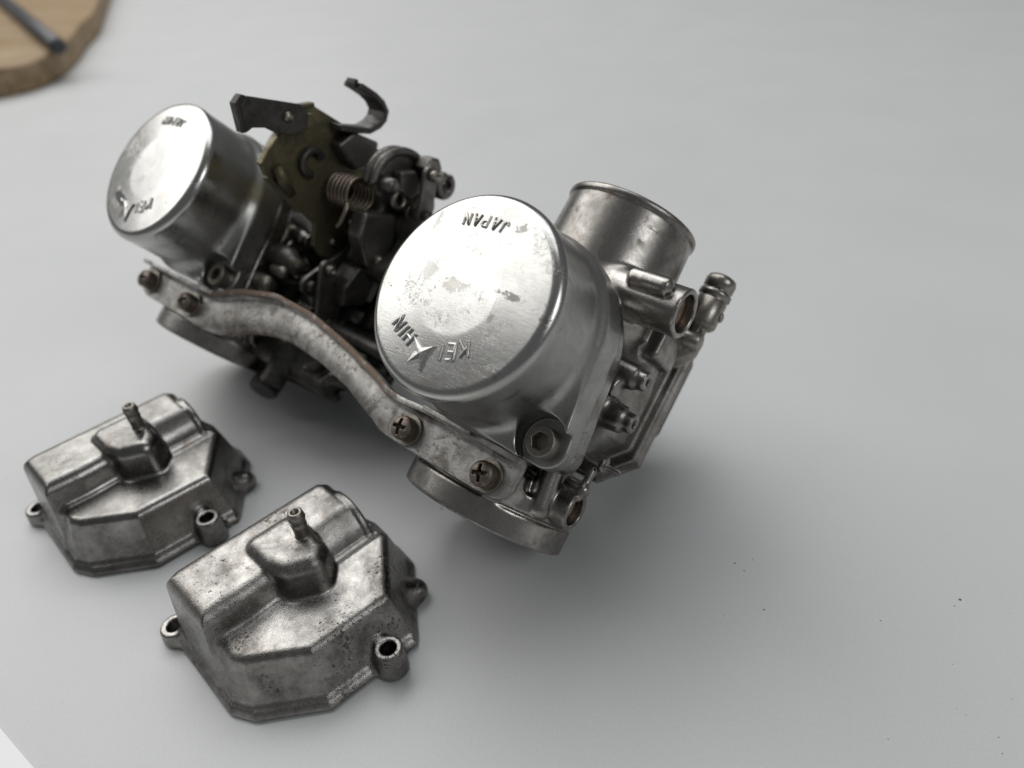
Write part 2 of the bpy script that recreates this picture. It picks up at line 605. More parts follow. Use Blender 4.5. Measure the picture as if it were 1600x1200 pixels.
        for c in cor:
            for i in range(3):
                if c[i] == 0:
                    c2 = list(c)
                    c2[i] = 1
                    c2 = tuple(c2)
                    fa, fb = val[c], val[c2]
                    m = (fa < 0) != (fb < 0)
                    t = np.where(m, fa / np.where(m, fa - fb, 1), 0)
                    p = np.array(c, np.float32)[None] + t[:, None] * (np.array(c2) - np.array(c))[None]
                    acc[m] += p[m]
                    num[m] += 1
        P = (cells + acc / num[:, None]) * self.h + self.lo
        P = P.astype(np.float32)
        g = self.grad(P)
        gn = np.maximum(np.linalg.norm(g, axis=1), 0.3)
        f0 = np.clip(self.sample(P), -0.4 * self.h, 0.4 * self.h)
        P = P - g / (gn ** 2)[:, None] * f0[:, None]
        g = self.grad(P)
        g /= np.maximum(np.linalg.norm(g, axis=1), 1e-6)[:, None]
        quads = []
        for i in range(3):
            j, k = (i + 1) % 3, (i + 2) % 3
            s0 = [slice(None)] * 3
            s1 = [slice(None)] * 3
            s0[i], s1[i] = slice(0, -1), slice(1, None)
            for ax_ in (j, k):
                s0[ax_] = s1[ax_] = slice(1, -1)
            A, B = S[tuple(s0)], S[tuple(s1)]
            ed = np.argwhere(A != B)
            inside = A[tuple(ed.T)]
            ed = ed.copy()
            ed[:, j] += 1
            ed[:, k] += 1

            def cell(dj, dk):
                q = ed.copy()
                q[:, j] -= dj
                q[:, k] -= dk
                return idx[q[:, 0], q[:, 1], q[:, 2]]
            q = np.stack([cell(1, 1), cell(0, 1), cell(0, 0), cell(1, 0)], 1)
            q[~inside] = q[~inside][:, ::-1]
            quads.append(q)
        Q = np.concatenate(quads).astype(np.int32)
        me = bpy.data.meshes.new(name)
        me.vertices.add(len(P))
        me.vertices.foreach_set('co', (P * MM).astype(np.float32).ravel())
        me.loops.add(Q.size)
        me.loops.foreach_set('vertex_index', Q.ravel())
        me.polygons.add(len(Q))
        me.polygons.foreach_set('loop_start', np.arange(0, Q.size, 4, dtype=np.int32))
        me.update(calc_edges=True)
        me.validate()
        me.shade_smooth()
        if len(me.vertices) == len(P):
            me.normals_split_custom_set_from_vertices(g.astype(float))
        me.materials.append(MAT[mat])
        return me


def data_obj(name, me, parent=None, loc=None):
    o = bpy.data.objects.new(name, me)
    if loc is not None:
        o.location = Vector(loc) * MM
    return link(o, parent)


# ---------------------------------------------------------------- the setting: table
vs_, fs_ = box((-4, -1.2, -0.03), (4, 6, 0))
tbl = mesh_obj('table_top', vs_, fs_, 'table', smooth=False, scale=1.0)
tbl['kind'] = 'structure'
tbl['label'] = 'smooth pale grey table top'

# ---------------------------------------------------------------- carburetor pair
# local frame of the pair: x = outer side of the near carburetor, y = along the throats, z = along the caps
GAP = 181.8
PM = Matrix(((0.764, 0.488, -0.422), (-0.645, 0.582, -0.494), (0.004, 0.650, 0.760))).to_4x4()
q_ = PM.to_quaternion()
PM = q_.to_matrix().to_4x4()
PM.translation = Vector((9.5, 215.8, 65.5)) * MM
pair = empty('carburetor_pair', PM)
tag(pair, 'pair of worn aluminium carburetors joined by a rusty bracket, with two round caps', 'carburetors')


EAR = (30.4, -28.2)


def hull(pts):
    pts = sorted(set(pts))

    def half(ps):
        h = []
        for p in ps:
            while len(h) > 1 and (h[-1][0] - h[-2][0]) * (p[1] - h[-2][1]) - (h[-1][1] - h[-2][1]) * (p[0] - h[-2][0]) <= 0:
                h.pop()
            h.append(p)
        return h[:-1]
    return half(pts) + half(pts[::-1])


def corner_plate(grow=0.0):
    """plan of the cap flange: a circle drawn out into two bolt ears"""
    pts = []
    for a in range(0, 360, 5):
        t = math.radians(a)
        pts.append((round((34.5 + grow) * math.cos(t), 3), round((34.5 + grow) * math.sin(t), 3)))
        for s in (1, -1):
            pts.append((round(EAR[0] * s + (7.6 + grow) * math.cos(t), 3), round(EAR[1] * s + (7.6 + grow) * math.sin(t), 3)))
    return hull(pts)


def build_body():
    V = Vol((-46, -66, -40), (50, 67, 35), 0.6)
    # throat: bell to the air side, thick ring to the engine side
    V.cyl('y', (0, 0), -58, 60, 23.6, k=0, rnd=1)
    V.cyl('y', (0, 0), 20, 60.5, 26.6, k=6, rnd=1.0, r2=23.9)
    V.cyl('y', (0, 0), 60.0, 63.2, 26.1, k=0.3, rnd=1.3)
    V.cyl('y', (0, 0), -62.4, -53.2, 31.9, k=0, rnd=0.7)
    V.cyl('y', (0, 0), -55, -50, 30.6, k=0, rnd=0.2)
    V.cyl('y', (0, 0), -52.2, -46.0, 31.7, k=0, rnd=0.8)
    # slide chamber along z, flange under the cap
    V.cyl('z', (0, 0), -22, 24, 29.5, k=5, rnd=2)
    V.poly(corner_plate(-0.6), 22.5, 30.4, rnd=0.8, k=1.6)
    V.cap((30, -27.4, 25), (28, -26, 14), 6.2, k=2, r2=3.0)
    # float chamber roof, flange and lip
    oct_ = [(33.3, -20), (33.3, 36), (29, 45), (12, 50), (-12, 50), (-29, 45), (-33.3, 36), (-33.3, -20),
            (-20, -33.4), (20, -33.4)]
    V.poly([(27.5, -15), (27.5, 31), (22, 37), (-22, 37), (-27.5, 31), (-27.5, -15), (-17, -26), (17, -26)],
           -36, -9, rnd=3.5, taper=-0.04, k=6)
    V.poly([(p * 0.955, q * 0.955 + 0.2) for p, q in oct_], -36, -31.6, rnd=1.4, k=2.5, grow=0)
    V.poly(oct_, -37.5, -34.2, rnd=1.2, k=0.6)
    # bosses with drilled ends on the outer side
    V.cyl('x', (5.0, 13.4), 16, 37.8, 6.0, k=4, rnd=1.2, r2=4.4)
    V.cyl('x', (5.0, 13.4), 30, 41.2, 3.5, k=1.0, rnd=0.5)
    V.cyl('x', (5.0, 13.4), 39.4, 45, 1.2, k=0.3, rnd=0.1, mode='s')
    V.cyl('x', (-9.0, 5.2), 16, 36.8, 7.0, k=4, rnd=1.2, r2=4.8)
    V.cyl('x', (-9.0, 5.2), 28, 40.2, 3.6, k=1.0, rnd=0.5)
    V.cyl('x', (-9.0, 5.2), 38.4, 45, 1.3, k=0.3, rnd=0.1, mode='s')
    V.cyl('x', (-1.0, 15.0), 18, 33.5, 3.6, k=2, rnd=1)
    # big port by the bell, rib beside it, dark box under it
    V.cyl('x', (30.4, 15.6), 8, 43.2, 8.6, k=2.0, rnd=0.7)
    V.cyl('x', (30.4, 15.6), 38.5, 50, 6.5, k=0.5, rnd=0.3, mode='s')
    V.cap((25.5, 34.2, 24.6), (36.0, 34.2, 24.8), 3.4, k=0.5)
    V.cyl('x', (34.2, 24.7), 28, 38.2, 3.4, k=0.3, rnd=0.5)
    V.box((10, 16, -22), (33, 33, -2), 2.0, k=2.5)
    # small port by the engine ring, post, fin and peg
    V.cyl('x', (-44.4, 8.2), 10, 36.8, 6.8, k=0.8, rnd=0.7)
    V.cyl('x', (-44.4, 8.2), 32.5, 50, 4.8, k=0.4, rnd=0.3, mode='s')
    V.cap((24.6, -31, 15.5), (26.6, -48, 14.5), 4.4, k=0.8)
    V.cap((35.6, -29.2, 9.0), (36.2, -39.5, 10.5), 1.6, k=0.6, r2=1.2)
    V.cap((30.0, -36.5, 8.0), (36.0, -36.5, 10.0), 2.6, k=1.0)
    V.cyl('x', (-25.8, 9.8), 26, 39.4, 1.5, k=0.5, rnd=0.2)
    V.cyl('x', (-25.8, 9.8), 38.2, 39.8, 2.9, k=0.2, rnd=0.6)
    V.cyl('x', (-25.8, 9.8), 39.4, 45.5, 1.1, k=0.2, rnd=0.5)
    # bracket lugs on the engine ring
    for lx in (15.5, -21.5):
        V.cap((lx, -46, 18), (lx, -46, 27.5), 6.0, k=3)
        V.cyl('z', (lx, -46), 22, 31.0, 5.6, k=0.5, rnd=0.5)
    V.box((-27, -51, 12), (21, -40, 24), 2.5, k=3)
    # inner-side bosses (towards the linkage)
    V.cyl('x', (8, 2), -38, -15, 6.0, k=3, rnd=1)
    V.cyl('x', (-26, 6), -40, -15, 5.0, k=3, rnd=1)
    # throat bore
    V.cyl('y', (0, 0), -70, 75, 20.2, k=0.6, rnd=0.1, mode='s')
    V.cyl('y', (0, 0), 50, 75, 20.2, k=0.6, rnd=0.1, mode='s', r2=24.6)
    return V.mesh('carburetor_body', 'body')


def build_cap():
    V = Vol((-41, -41, 29), (41, 41, 74), 0.42)

    def can(X, Y, Z):
        r = np.sqrt(X * X + Y * Y)
        sag = 0.055 * (np.sqrt(np.maximum(r - 13.5, 0) ** 2 + 0.5) - 0.707)
        sag = np.where(r < 13.5, 0, sag)
        top = 72.0 - sag
        wall = 33.0 + 0.9 * np.clip((60 - Z) / 28.0, 0, 1)
        return V.ext(r - wall, np.maximum(Z - top, 31 - Z), 3.4)
    V.op(can, (-35, -35, 30.7), (35, 35, 72))
    V.poly(corner_plate(), 30.7, 42.4, rnd=1.0, k=7.0)
    # pockets for the two bolts
    for s in (1, -1):
        V.cyl('z', (EAR[0] * s, EAR[1] * s), 37.0, 60, 8.4, k=1.2, rnd=0.1, mode='s')
    return V.mesh('vacuum_cap', 'cap')


def build_socket_bolt():
    V = Vol((-6.5, -6.5, -8), (6.5, 6.5, 6.5), 0.2)
    V.cyl('z', (0, 0), -7, 5.2, 5.0, k=0, rnd=0.5)
    hexa = [(3.0 * math.cos(math.radians(a)), 3.0 * math.sin(math.radians(a))) for a in range(0, 360, 60)]
    V.poly(hexa, 1.2, 9, rnd=0.1, k=0.25, mode='s')
    return V.mesh('cap_bolt', 'bolt')


def build_cross_screw():
    V = Vol((-6, -6, -4), (6, 6, 5.5), 0.2)

    def dome(X, Y, Z):
        r = np.sqrt(X * X + Y * Y)
        return V.ext(r - 4.3, np.maximum(Z - (3.9 - 0.065 * r * r), -3 - Z), 0.9)
    V.op(dome, (-5, -5, -3), (5, 5, 4.4))
    for hx, hy in ((2.9, 0.62), (0.62, 2.9)):
        V.box((-hx, -hy, 1.2), (hx, hy, 9), 0.3, k=0.2, mode='s')
    V.cyl('z', (0, 0), 0.4, 9, 0.6, k=0.2, rnd=0.1, mode='s', r2=1.8)
    return V.mesh('screw', 'screw')


body_me = build_body()
cap_me = build_cap()
bolt_me = build_socket_bolt()
screw_me = build_cross_screw()

# letters as embossed strokes, drawn on a 1 x 1 cell (x right, y up)
GLYPH = {
    'K': [[(0, 0), (0, 1)], [(0.75, 1), (0.05, 0.42)], [(0.3, 0.62), (0.8, 0)]],
    'E': [[(0.7, 1), (0, 1), (0, 0), (0.7, 0)], [(0, 0.5), (0.6, 0.5)]],
    'I': [[(0, 0), (0, 1)]],
    'H': [[(0, 0), (0, 1)], [(0.7, 0), (0.7, 1)], [(0, 0.5), (0.7, 0.5)]],
    'N': [[(0, 0), (0, 1), (0.75, 0), (0.75, 1)]],
    'J': [[(0.55, 1), (0.55, 0.25), (0.45, 0.06), (0.25, 0), (0.06, 0.08), (0, 0.28)]],
    'A': [[(0, 0), (0.42, 1), (0.84, 0)], [(0.16, 0.36), (0.68, 0.36)]],
    'P': [[(0, 0), (0, 1), (0.45, 1), (0.68, 0.88), (0.68, 0.64), (0.45, 0.5), (0, 0.5)]],
}


def face_z(x, y):
    r = math.hypot(x, y)
    return 72.0 - (0.055 * (math.sqrt((r - 13.5) ** 2 + 0.5) - 0.707) if r > 13.5 else 0)


def strokes(ch, cx_, cy_, up, h, wfac, r):
    ux, uy = up
    n = math.hypot(ux, uy)
    ux, uy = ux / n, uy / n
    rx, ry = uy, -ux
    g = GLYPH[ch]
    wid = max(p[0] for s in g for p in s)
    parts = []
    for s in g:
        path = []
        for i in range(len(s)):
            path.append(s[i])
            if i + 1 < len(s):
                for t in (0.02, 0.5, 0.98):
                    path.append((s[i][0] + (s[i + 1][0] - s[i][0]) * t, s[i][1] + (s[i + 1][1] - s[i][1]) * t))
        pts = []
        for px, py in path:
            a, b = (px - wid / 2) * h * wfac, (py - 0.5) * h
            x, y = cx_ + a * rx + b * ux, cy_ + a * ry + b * uy
            pts.append((x, y, face_z(x, y) + 0.12))
        parts.append(tube(pts, r, 8))
    return parts


def lettering(cap_obj):
    for ch, x, y, up in (('K', 11.4, -14.9, (0.40, -0.92)), ('E', 7.8, -17.2, (0.28, -0.96)),
                         ('I', 4.7, -18.6, (0.18, -0.98)),
                         ('H', -8.6, -18.3, (-0.40, -0.92)), ('I', -11.7, -17.4, (-0.47, -0.88)),
                         ('N', -14.8, -15.8, (-0.53, -0.85))):
        v, f = join(*strokes(ch, x, y, up, 4.7, 0.76, 0.5))
        mesh_obj('raised_letter', v, f, 'cap', cap_obj)
    for ch, x, y, up in (('J', 4.2, 22.3, (-0.10, -1)), ('A', 0.7, 22.5, (-0.03, -1)), ('P', -3.1, 22.5, (0.03, -1)),
                         ('A', -6.4, 22.0, (0.12, -1)), ('N', -10.0, 21.4, (0.2, -1))):
        v, f = join(*strokes(ch, x, y, up, 3.8, 0.72, 0.40))
        mesh_obj('raised_letter', v, f, 'cap', cap_obj)
    # emblem: faceted four-pointed star
    ring = [(-7.4, -16.8), (-2.0, -19.4), (2.8, -16.9), (1.3, -21.4), (1.3, -26.8), (-0.8, -23.3), (-5.6, -26.5),
            (-4.7, -21.4)]
    vv = [(x, y, face_z(x, y) - 0.15) for x, y in ring]
    cxm, cym = -2.0, -21.3
    inner = [(cxm + (x - cxm) * 0.80, cym + (y - cym) * 0.80) for x, y in ring]
    vv += [(x, y, face_z(x, y) + 0.75) for x, y in inner]
    vv.append((cxm, cym, face_z(cxm, cym) + 1.0))
    n = len(ring)
    ff = []
    for i in range(n):
        j = (i + 1) % n
        ff.append((i, n + i, n + j, j))
        ff.append((n + i, 2 * n, n + j))
    e = mesh_obj('maker_emblem', vv, ff, 'cap', cap_obj, smooth=False, bevel=0.18)
    e['label'] = 'embossed four-pointed star emblem between the letters'


for i, ox in enumerate((0.0, -GAP)):
    data_obj('carburetor_body', body_me, pair, (ox, 0, 0))
    me = cap_me
    if i == 1:
        me = cap_me.copy()
        me.materials[0] = MAT['cap2']
    c = data_obj('vacuum_cap', me, pair, (ox, 0, 0))
    c['label'] = ['round satin aluminium vacuum cap with flaking lacquer, near carburetor',
                  'round bright aluminium vacuum cap, far carburetor'][i]
    lettering(c)
    for s in (1, -1):
        data_obj('cap_bolt', bolt_me, c, (EAR[0] * s, EAR[1] * s, 37.2))
    # rusty brass plugs seated in the two open ports
    for (py, pz, px, r) in ((30.4, 15.6, 39.2, 6.6), (-44.4, 8.2, 33.0, 4.9)):
        v, f = lathe([(0, 0.5), (r * 0.35, 0.4), (r * 0.5, 0.9), (r * 0.8, 0.9), (r * 0.98, 0.2), (r * 0.98, -1.5)], 'x', 40)
        mesh_obj('port_plug', v, f, 'rust_plug', pair, loc=(ox + px, py, pz))
    v, f = lathe([(0, -1), (20.0, -1), (20.0, 1), (0, 1)], 'y', 48)
    mesh_obj('throttle_disc', v, f, 'dark_bore', pair, loc=(ox, -30, 0))

# ---- mounting bracket: pressed zinc sheet with a lip, dished between the carburetors
up_pts = [(25.5, -37.6), (4.7, -37.6), (-16.4, -37.8), (-29, -38.8), (-36, -38.0), (-45.3, -35.1), (-66, -30.4),
          (-89.8, -26.4), (-113.3, -26.0), (-134.2, -30.8), (-148, -36.6), (-155, -38.0), (-184, -38.6), (-212, -39.2)]
lo_pts = [(25.5, -46.5), (23.5, -49.8), (20, -51.6), (-0.2, -51.8), (-19, -51.8), (-34, -51.4), (-46, -48.0),
          (-59, -44.0), (-77, -40.8), (-97, -39.3), (-111, -40.7), (-126, -44.9), (-140, -51.0), (-148, -53.0),
          (-171, -52.8), (-204, -53.0), (-209, -51.0), (-212, -47)]


def interp(pts, x):
    xs = [-p[0] for p in pts]
    return float(np.interp(-x, xs, [p[1] for p in pts]))


def build_bracket():
    xs = list(np.arange(25.5, -212.01, -1.25))
    U = np.array([interp(up_pts, x) for x in xs])
    L = np.array([interp(lo_pts, x) for x in xs])
    ker = np.array([1, 2, 3, 4, 3, 2, 1.0])
    ker /= ker.sum()

    def sm(a, lim):
        b = np.convolve(np.pad(a, 3, 'edge'), ker, 'valid')
        b[:lim] = a[:lim]
        b[-lim:] = a[-lim:]
        return b
    U, L = sm(U, 1), sm(L, 6)
    prof = [(0.0, -2.6, 0.8), (0.03, -1.2, 0.75), (0.10, -0.2, 0.45), (0.25, 0.2, 0.12), (0.45, 0.35, 0.0), (0.65, 0.2, 0.0),
            (0.82, 0.0, 0.05), (0.93, 0.0, 0.1), (0.985, 0.6, 0.2), (1.0, 2.0, 0.5), (1.0, 4.6, 1.1)]
    vs, fs, at = [], [], []
    for i, x in enumerate(xs):
        mid = max(0.0, min(1.0, (-30 - x) / 14.0)) * max(0.0, min(1.0, (x + 158) / 14.0))
        mid = mid * mid * (3 - 2 * mid)
        for t, dz, e in prof:
            y = L[i] + (U[i] - L[i]) * t
            flat = 0.0 if t < 0.9 else dz
            z = 34.4 + flat * (1 - mid) + mid * (dz * (1.0 if t < 0.9 else 1.0) + 0.3 * math.sin(math.pi * min(t, 1)))
            vs.append((x, y, z))
            at.append(e * (0.45 + 0.55 * mid) if t < 0.9 else e * (0.3 + 0.7 * mid))
    m = len(prof)
    for i in range(len(xs) - 1):
        for k in range(m - 1):
            fs.append((i * m + k, i * m + k + 1, (i + 1) * m + k + 1, (i + 1) * m + k))
    o = mesh_obj('mounting_bracket', vs, fs, 'bracket', pair)
    a = o.data.attributes.new('edge', 'FLOAT', 'POINT')
    a.data.foreach_set('value', at)
    # face the sheet outwards (+z)
    if o.data.polygons[3].normal.z < 0:
        o.data.flip_normals()
    s = o.modifiers.new('thick', 'SOLIDIFY')
    s.thickness = 2.0 * MM
    s.offset = -1
    b = o.modifiers.new('bevel', 'BEVEL')
    b.width = 0.45 * MM
    b.segments = 2
    b.limit_method = 'ANGLE'
    b.angle_limit = math.radians(50)
    o['label'] = 'long zinc plated bracket with rusty edges joining both carburetors'
    return o


brk = build_bracket()
rnd = random.Random(4)
for sx in (15.5, -21.5, -166.3, -203.3):
    s = data_obj('screw', screw_me, brk, (sx, -45.8, 37.4))
    s.rotation_euler = (0, 0, rnd.uniform(0, 1.5))
    v, f = lathe([(2.6, -4), (5.6, -4), (5.6, -2.6), (2.6, -2.6)], 'z', 32)
    mesh_obj('washer', v, f, 'bolt', brk, loc=(sx, -45.8, 38.4), bevel=0.2)
v, f = box((-16, -37.0, 31), (6, -35.2, 41.5))
mesh_obj('spacer_tab', v, f, 'bracket', pair, smooth=False, bevel=0.4)

# ---- fuel fitting on the outer side of the near carburetor
ax_ = (33.5, 0, -25)
prof = [(0, 30), (3.4, 30), (3.4, 37.5), (4.6, 38.0), (5.7, 39.2), (5.9, 40), (5.9, 49.4), (5.4, 49.9), (5.4, 50.6), (6.3, 51.0),
        (6.3, 52.8), (5.0, 53.3), (5.0, 54.0), (5.9, 54.4), (6.0, 57.5), (5.4, 59.0), (3.8, 59.8), (0, 59.9)]
v, f = lathe(prof, 'y', 44, ax_)
fit = mesh_obj('fuel_fitting', v, f, 'fitting', pair)
v, f = lathe([(0, 0), (1.7, 0), (1.9, 0.5), (1.2, 0.9), (0, 0.9)], 'x', 24)
mesh_obj('dimple', v, f, 'fitting', fit, loc=(39.2, 44.5, -26))
v, f = join(tube([(33.5, 33, -25), (33, 29, -25), (30, 25, -25), (24, 22, -24)], [4.4, 5.0, 5.6, 5.6], 20))
mesh_obj('banjo_union', v, f, 'fitting', pair)
v, f = tube([(20, 31.5, -21.5), (38, 31.5, -21.5), (38.4, 31.5, -21.5)], [3.6, 3.6, 2.6], 20)
mesh_obj('banjo_bolt', v, f, 'fitting', pair)

# ---- throttle linkage between the carburetors
olive = [(40.5, 65.4), (51.8, 54.7), (54.0, 40.4), (57.0, 18.2), (55.7, 8.2), (50.5, 4.6), (38.2, 13.8), (25.6, 12.4), (9.0, 1.9),
         (3.2, 4.7), (0.5, 15.9), (2.6, 21.5), (11.3, 26.6), (12.5, 36.1), (16.2, 58.7), (18.8, 62.7), (32.0, 61.8)]
v, f = prism(olive, -130.5, -128)
cb = mesh_obj('cable_bracket', v, f, 'olive', pair, smooth=False, bevel=0.5)
cb['label'] = 'olive stained steel cable bracket'
arm = [(31.3, 85.4), (35.7, 85.0), (46.9, 64.0), (46.0, 59.0), (41.1, 56.5), (35.3, 60.0), (31.5, 67.9), (30.6, 72.3),
       (27.5, 76.9), (24.5, 78.1)]
v, f = prism(arm, -124, -121.8)
a = mesh_obj('cable_arm', v, f, 'black_steel', cb, smooth=False, bevel=0.4)
v, f = prism([(24.5, 78.1), (31.3, 85.4), (35.7, 85.0), (35.0, 87.0), (30.6, 87.4), (23.4, 79.6)], -126, -121.9)
mesh_obj('arm_flange', v, f, 'black_steel', cb, smooth=False, bevel=0.4)
v, f = prism([(41.1, 56.5), (46.0, 59.0), (47.5, 57.0), (42.6, 54.5)], -130, -121.9)
mesh_obj('arm_web', v, f, 'olive', cb, smooth=False, bevel=0.3)
v, f = lathe([(0, 0), (2.0, 0), (2.2, 0.8), (1.4, 1.8), (0, 2.0)], 'x', 20)
mesh_obj('rivet', v, f, 'bolt', cb, loc=(-121.9, 39.5, 66.5))
mesh_obj('rivet', v, f, 'bolt', cb, loc=(-128, 9.0, 13.5))
hook_path = [(50.0, 44.0), (54.0, 36.0), (57.6, 30.2), (62.1, 27.2), (66.0, 26.2), (69.4, 27.4), (71.0, 31.5), (71.0, 36.4),
             (70.2, 41.0), (69.4, 45.2)]


def strip(path, thick, x0, x1):
    n = len(path)
    out, inn = [], []
    for i, (y, z) in enumerate(path):
        a_, b_ = path[max(0, i - 1)], path[min(n - 1, i + 1)]
        ty, tz = b_[0] - a_[0], b_[1] - a_[1]
        l = math.hypot(ty, tz)
        ny, nz = -tz / l, ty / l
        out.append((y + ny * thick / 2, z + nz * thick / 2))
        inn.append((y - ny * thick / 2, z - nz * thick / 2))
    return prism(out + inn[::-1], x0, x1)


v, f = strip(hook_path, 2.4, -131, -119.5)
mesh_obj('cable_hook', v, f, 'black_steel', cb, smooth=False, bevel=0.4)
v, f = strip([(67.8, 45.0), (69.5, 46.0), (71.2, 46.6)], 1.8, -128, -122)
mesh_obj('hook_tip', v, f, 'black_steel', cb, smooth=False, bevel=0.5)
ringp = [(-126.5, 32.2 + 5 * math.cos(t), 43.3 + 5 * math.sin(t)) for t in np.linspace(-0.6, 3.6, 22)]
v, f = tube(ringp, 1.8, 12)
mesh_obj('grommet', v, f, 'black_steel', cb)
v, f = tube([(-126.8, 22, 57), (-126.3, 18.5, 52), (-126.3, 16, 45)], [2.4, 2.8, 2.0], 10)
mesh_obj('weld_bead', v, f, 'olive', cb)
v, f = prism([(44, 40), (53, 36), (57, 22), (47, 18), (40, 26)], -127.9, -121)
mesh_obj('stop_block', v, f, 'grey_steel', cb, smooth=False, bevel=1.2, seg=3)


def helix(x0, x1, cy_, cz_, R, turns, r, steps=22):
    n = int(turns * steps)
    return tube([(x0 + (x1 - x0) * i / n, cy_ + R * math.cos(2 * math.pi * i / steps),
                  cz_ + R * math.sin(2 * math.pi * i / steps)) for i in range(n + 1)], r, 8)


v, f = join(helix(-124, -109, 30, 27, 7.0, 6, 0.8))
sp = mesh_obj('return_spring', v, f, 'spring', pair)
v, f = tube([(-109.5, 24, 31), (-110, 20, 30), (-110, 15.5, 29.5), (-111, 13, 29)], 1.1, 8)
mesh_obj('spring_tail', v, f, 'spring', sp)
v, f = helix(-108, -96, 40.5, 3.8, 5.4, 6, 0.85)
mesh_obj('small_spring', v, f, 'spring', pair)
# pulley: quadrant with a rolled rim, pin, eye and notched hub
quad = []
for t in np.linspace(math.radians(20), math.radians(200), 22):
    quad.append((46 + 12.8 * math.cos(t - 1.9), 16 + 15.5 * math.sin(t - 1.9 + 1.57)))
arcp = [(43.0 + 14.5 * math.cos(t), 14.5 + 16.5 * math.sin(t)) for t in np.linspace(math.radians(-60), math.radians(118), 26)]
v, f = prism([(34, 8)] + arcp + [(33, 24)], -105.5, -103.0)
pu = mesh_obj('throttle_pulley', v, f, 'grey_steel', pair, smooth=False, bevel=0.5)
v, f = tube([(-103.5, y, z) for y, z in arcp], 2.1, 12)
mesh_obj('pulley_rim', v, f, 'grey_steel', pu)
v, f = tube([(-108, y * 0.985 + 0.6, z * 0.985 + 0.2) for y, z in arcp], 2.1, 12)
mesh_obj('pulley_rim', v, f, 'grey_steel', pu)
v, f = tube([(-103, 38.5, 26.0), (-98, 38.5, 26.0), (-95, 38.5, 26.0), (-94.3, 38.5, 26.0)], [3.4, 3.4, 3.2, 2.2], 20)
mesh_obj('cable_pin', v, f, 'grey_steel', pu)
v, f = tube([(-100 + 0.0 * t, 36.8 + 3.4 * math.cos(t), 15.6 + 3.4 * math.sin(t)) for t in np.linspace(0, 6.283, 26)], 1.35, 10)
mesh_obj('eye', v, f, 'bolt', pu)
v, f = prism([(39, 20), (46, 24), (51, 17), (47, 8), (39, 12)], -103, -97)
mesh_obj('lever', v, f, 'grey_steel', pu, smooth=False, bevel=1.2, seg=3)
V = Vol((-9, -9, -7), (9, 9, 7), 0.3)
V.cyl('x', (0, 0), -5, 5, 6.2, k=0, rnd=1.5)
V.box((-9, 1, -1.4), (9, 9, 1.4), 0.5, k=0.8, mode='s')
V.cyl('x', (0, 0), 2, 9, 2.8, k=0.5, rnd=0.2, mode='s')
nh = data_obj('notched_hub', V.mesh('notched_hub', 'grey_steel'), pu, (-97, 53.5, 1.5))
nh.rotation_euler = (0.3, 0, 0)
v, f = lathe([(0, -4), (4.6, -4), (5, -3.4), (5, 3.2), (4.2, 4), (0, 4)], 'x', 6)
mesh_obj('shaft_nut', v, f, 'grey_steel', pu, smooth=False, bevel=0.5, loc=(-97, 56.0, 12.0))
# carrier block and rods
v, f = prism([(24.0, 25.8), (31.7, 10.9), (25.4, -0.9), (8.9, -3.4), (4.4, 10.3), (14, 23)], -112, -103)
cbk = mesh_obj('carrier_block', v, f, 'grey_steel', pair, smooth=False, bevel=1.6, seg=3)
for (y, z, r) in ((12.5, 2.0, 2.0), (10.0, 8.0, 2.4)):
    v, f = lathe([(0, 0), (r, 0), (r, 2.2), (r * 0.7, 3.0), (0, 3.1)], 'x', 20)
    mesh_obj('block_bolt', v, f, 'bolt', cbk, loc=(-103, y, z))
v, f = prism([(3, 12), (8, 0), (-10, -2), (-16, 10), (-8, 14)], -118, -106)
mesh_obj('choke_lever', v, f, 'black_steel', pair, smooth=False, bevel=1.4, seg=3)
for (y, z, r, nm) in ((8, 2, 4.0, 'throttle_shaft'), (-26, 6, 3.2, 'choke_rod'), (20, -18, 4.2, 'fuel_tube'),
                      (-10, -12, 3.0, 'link_rod')):
    v, f = tube([(-150, y, z), (-90, y, z), (-28, y, z)], r, 18)
    mesh_obj(nm, v, f, 'black_steel', pair)
v, f = tube([(-146, -8, 22), (-138, -8, 22), (-134, -9, 21), (-130, -9, 21)], [6, 6, 4.2, 3.8], 20)
mesh_obj('air_screw_boss', v, f, 'black_steel', pair)
v, f = tube([(-148, -22, 24), (-139, -22, 24), (-138, -22, 24)], [4.2, 4.2, 3], 18)
mesh_obj('idle_screw', v, f, 'bolt', pair)
v, f = tube([(-141, -14, 24), (-134, -14, 24), (-133, -14, 24)], [2.8, 2.8, 2.0], 14)
mesh_obj('air_screw', v, f, 'bolt', pair)
# stamped levers, bolts and added dark masses that blacken the gap between the two bodies


def stadium(p, q, r1, r2, n=10):
    a0 = math.atan2(q[1] - p[1], q[0] - p[0])
    pts = [(p[0] + r1 * math.cos(a0 + math.pi / 2 + math.pi * k / n), p[1] + r1 * math.sin(a0 + math.pi / 2 + math.pi * k / n))
           for k in range(n + 1)]
    pts += [(q[0] + r2 * math.cos(a0 - math.pi / 2 + math.pi * k / n), q[1] + r2 * math.sin(a0 - math.pi / 2 + math.pi * k / n))
            for k in range(n + 1)]
    return pts


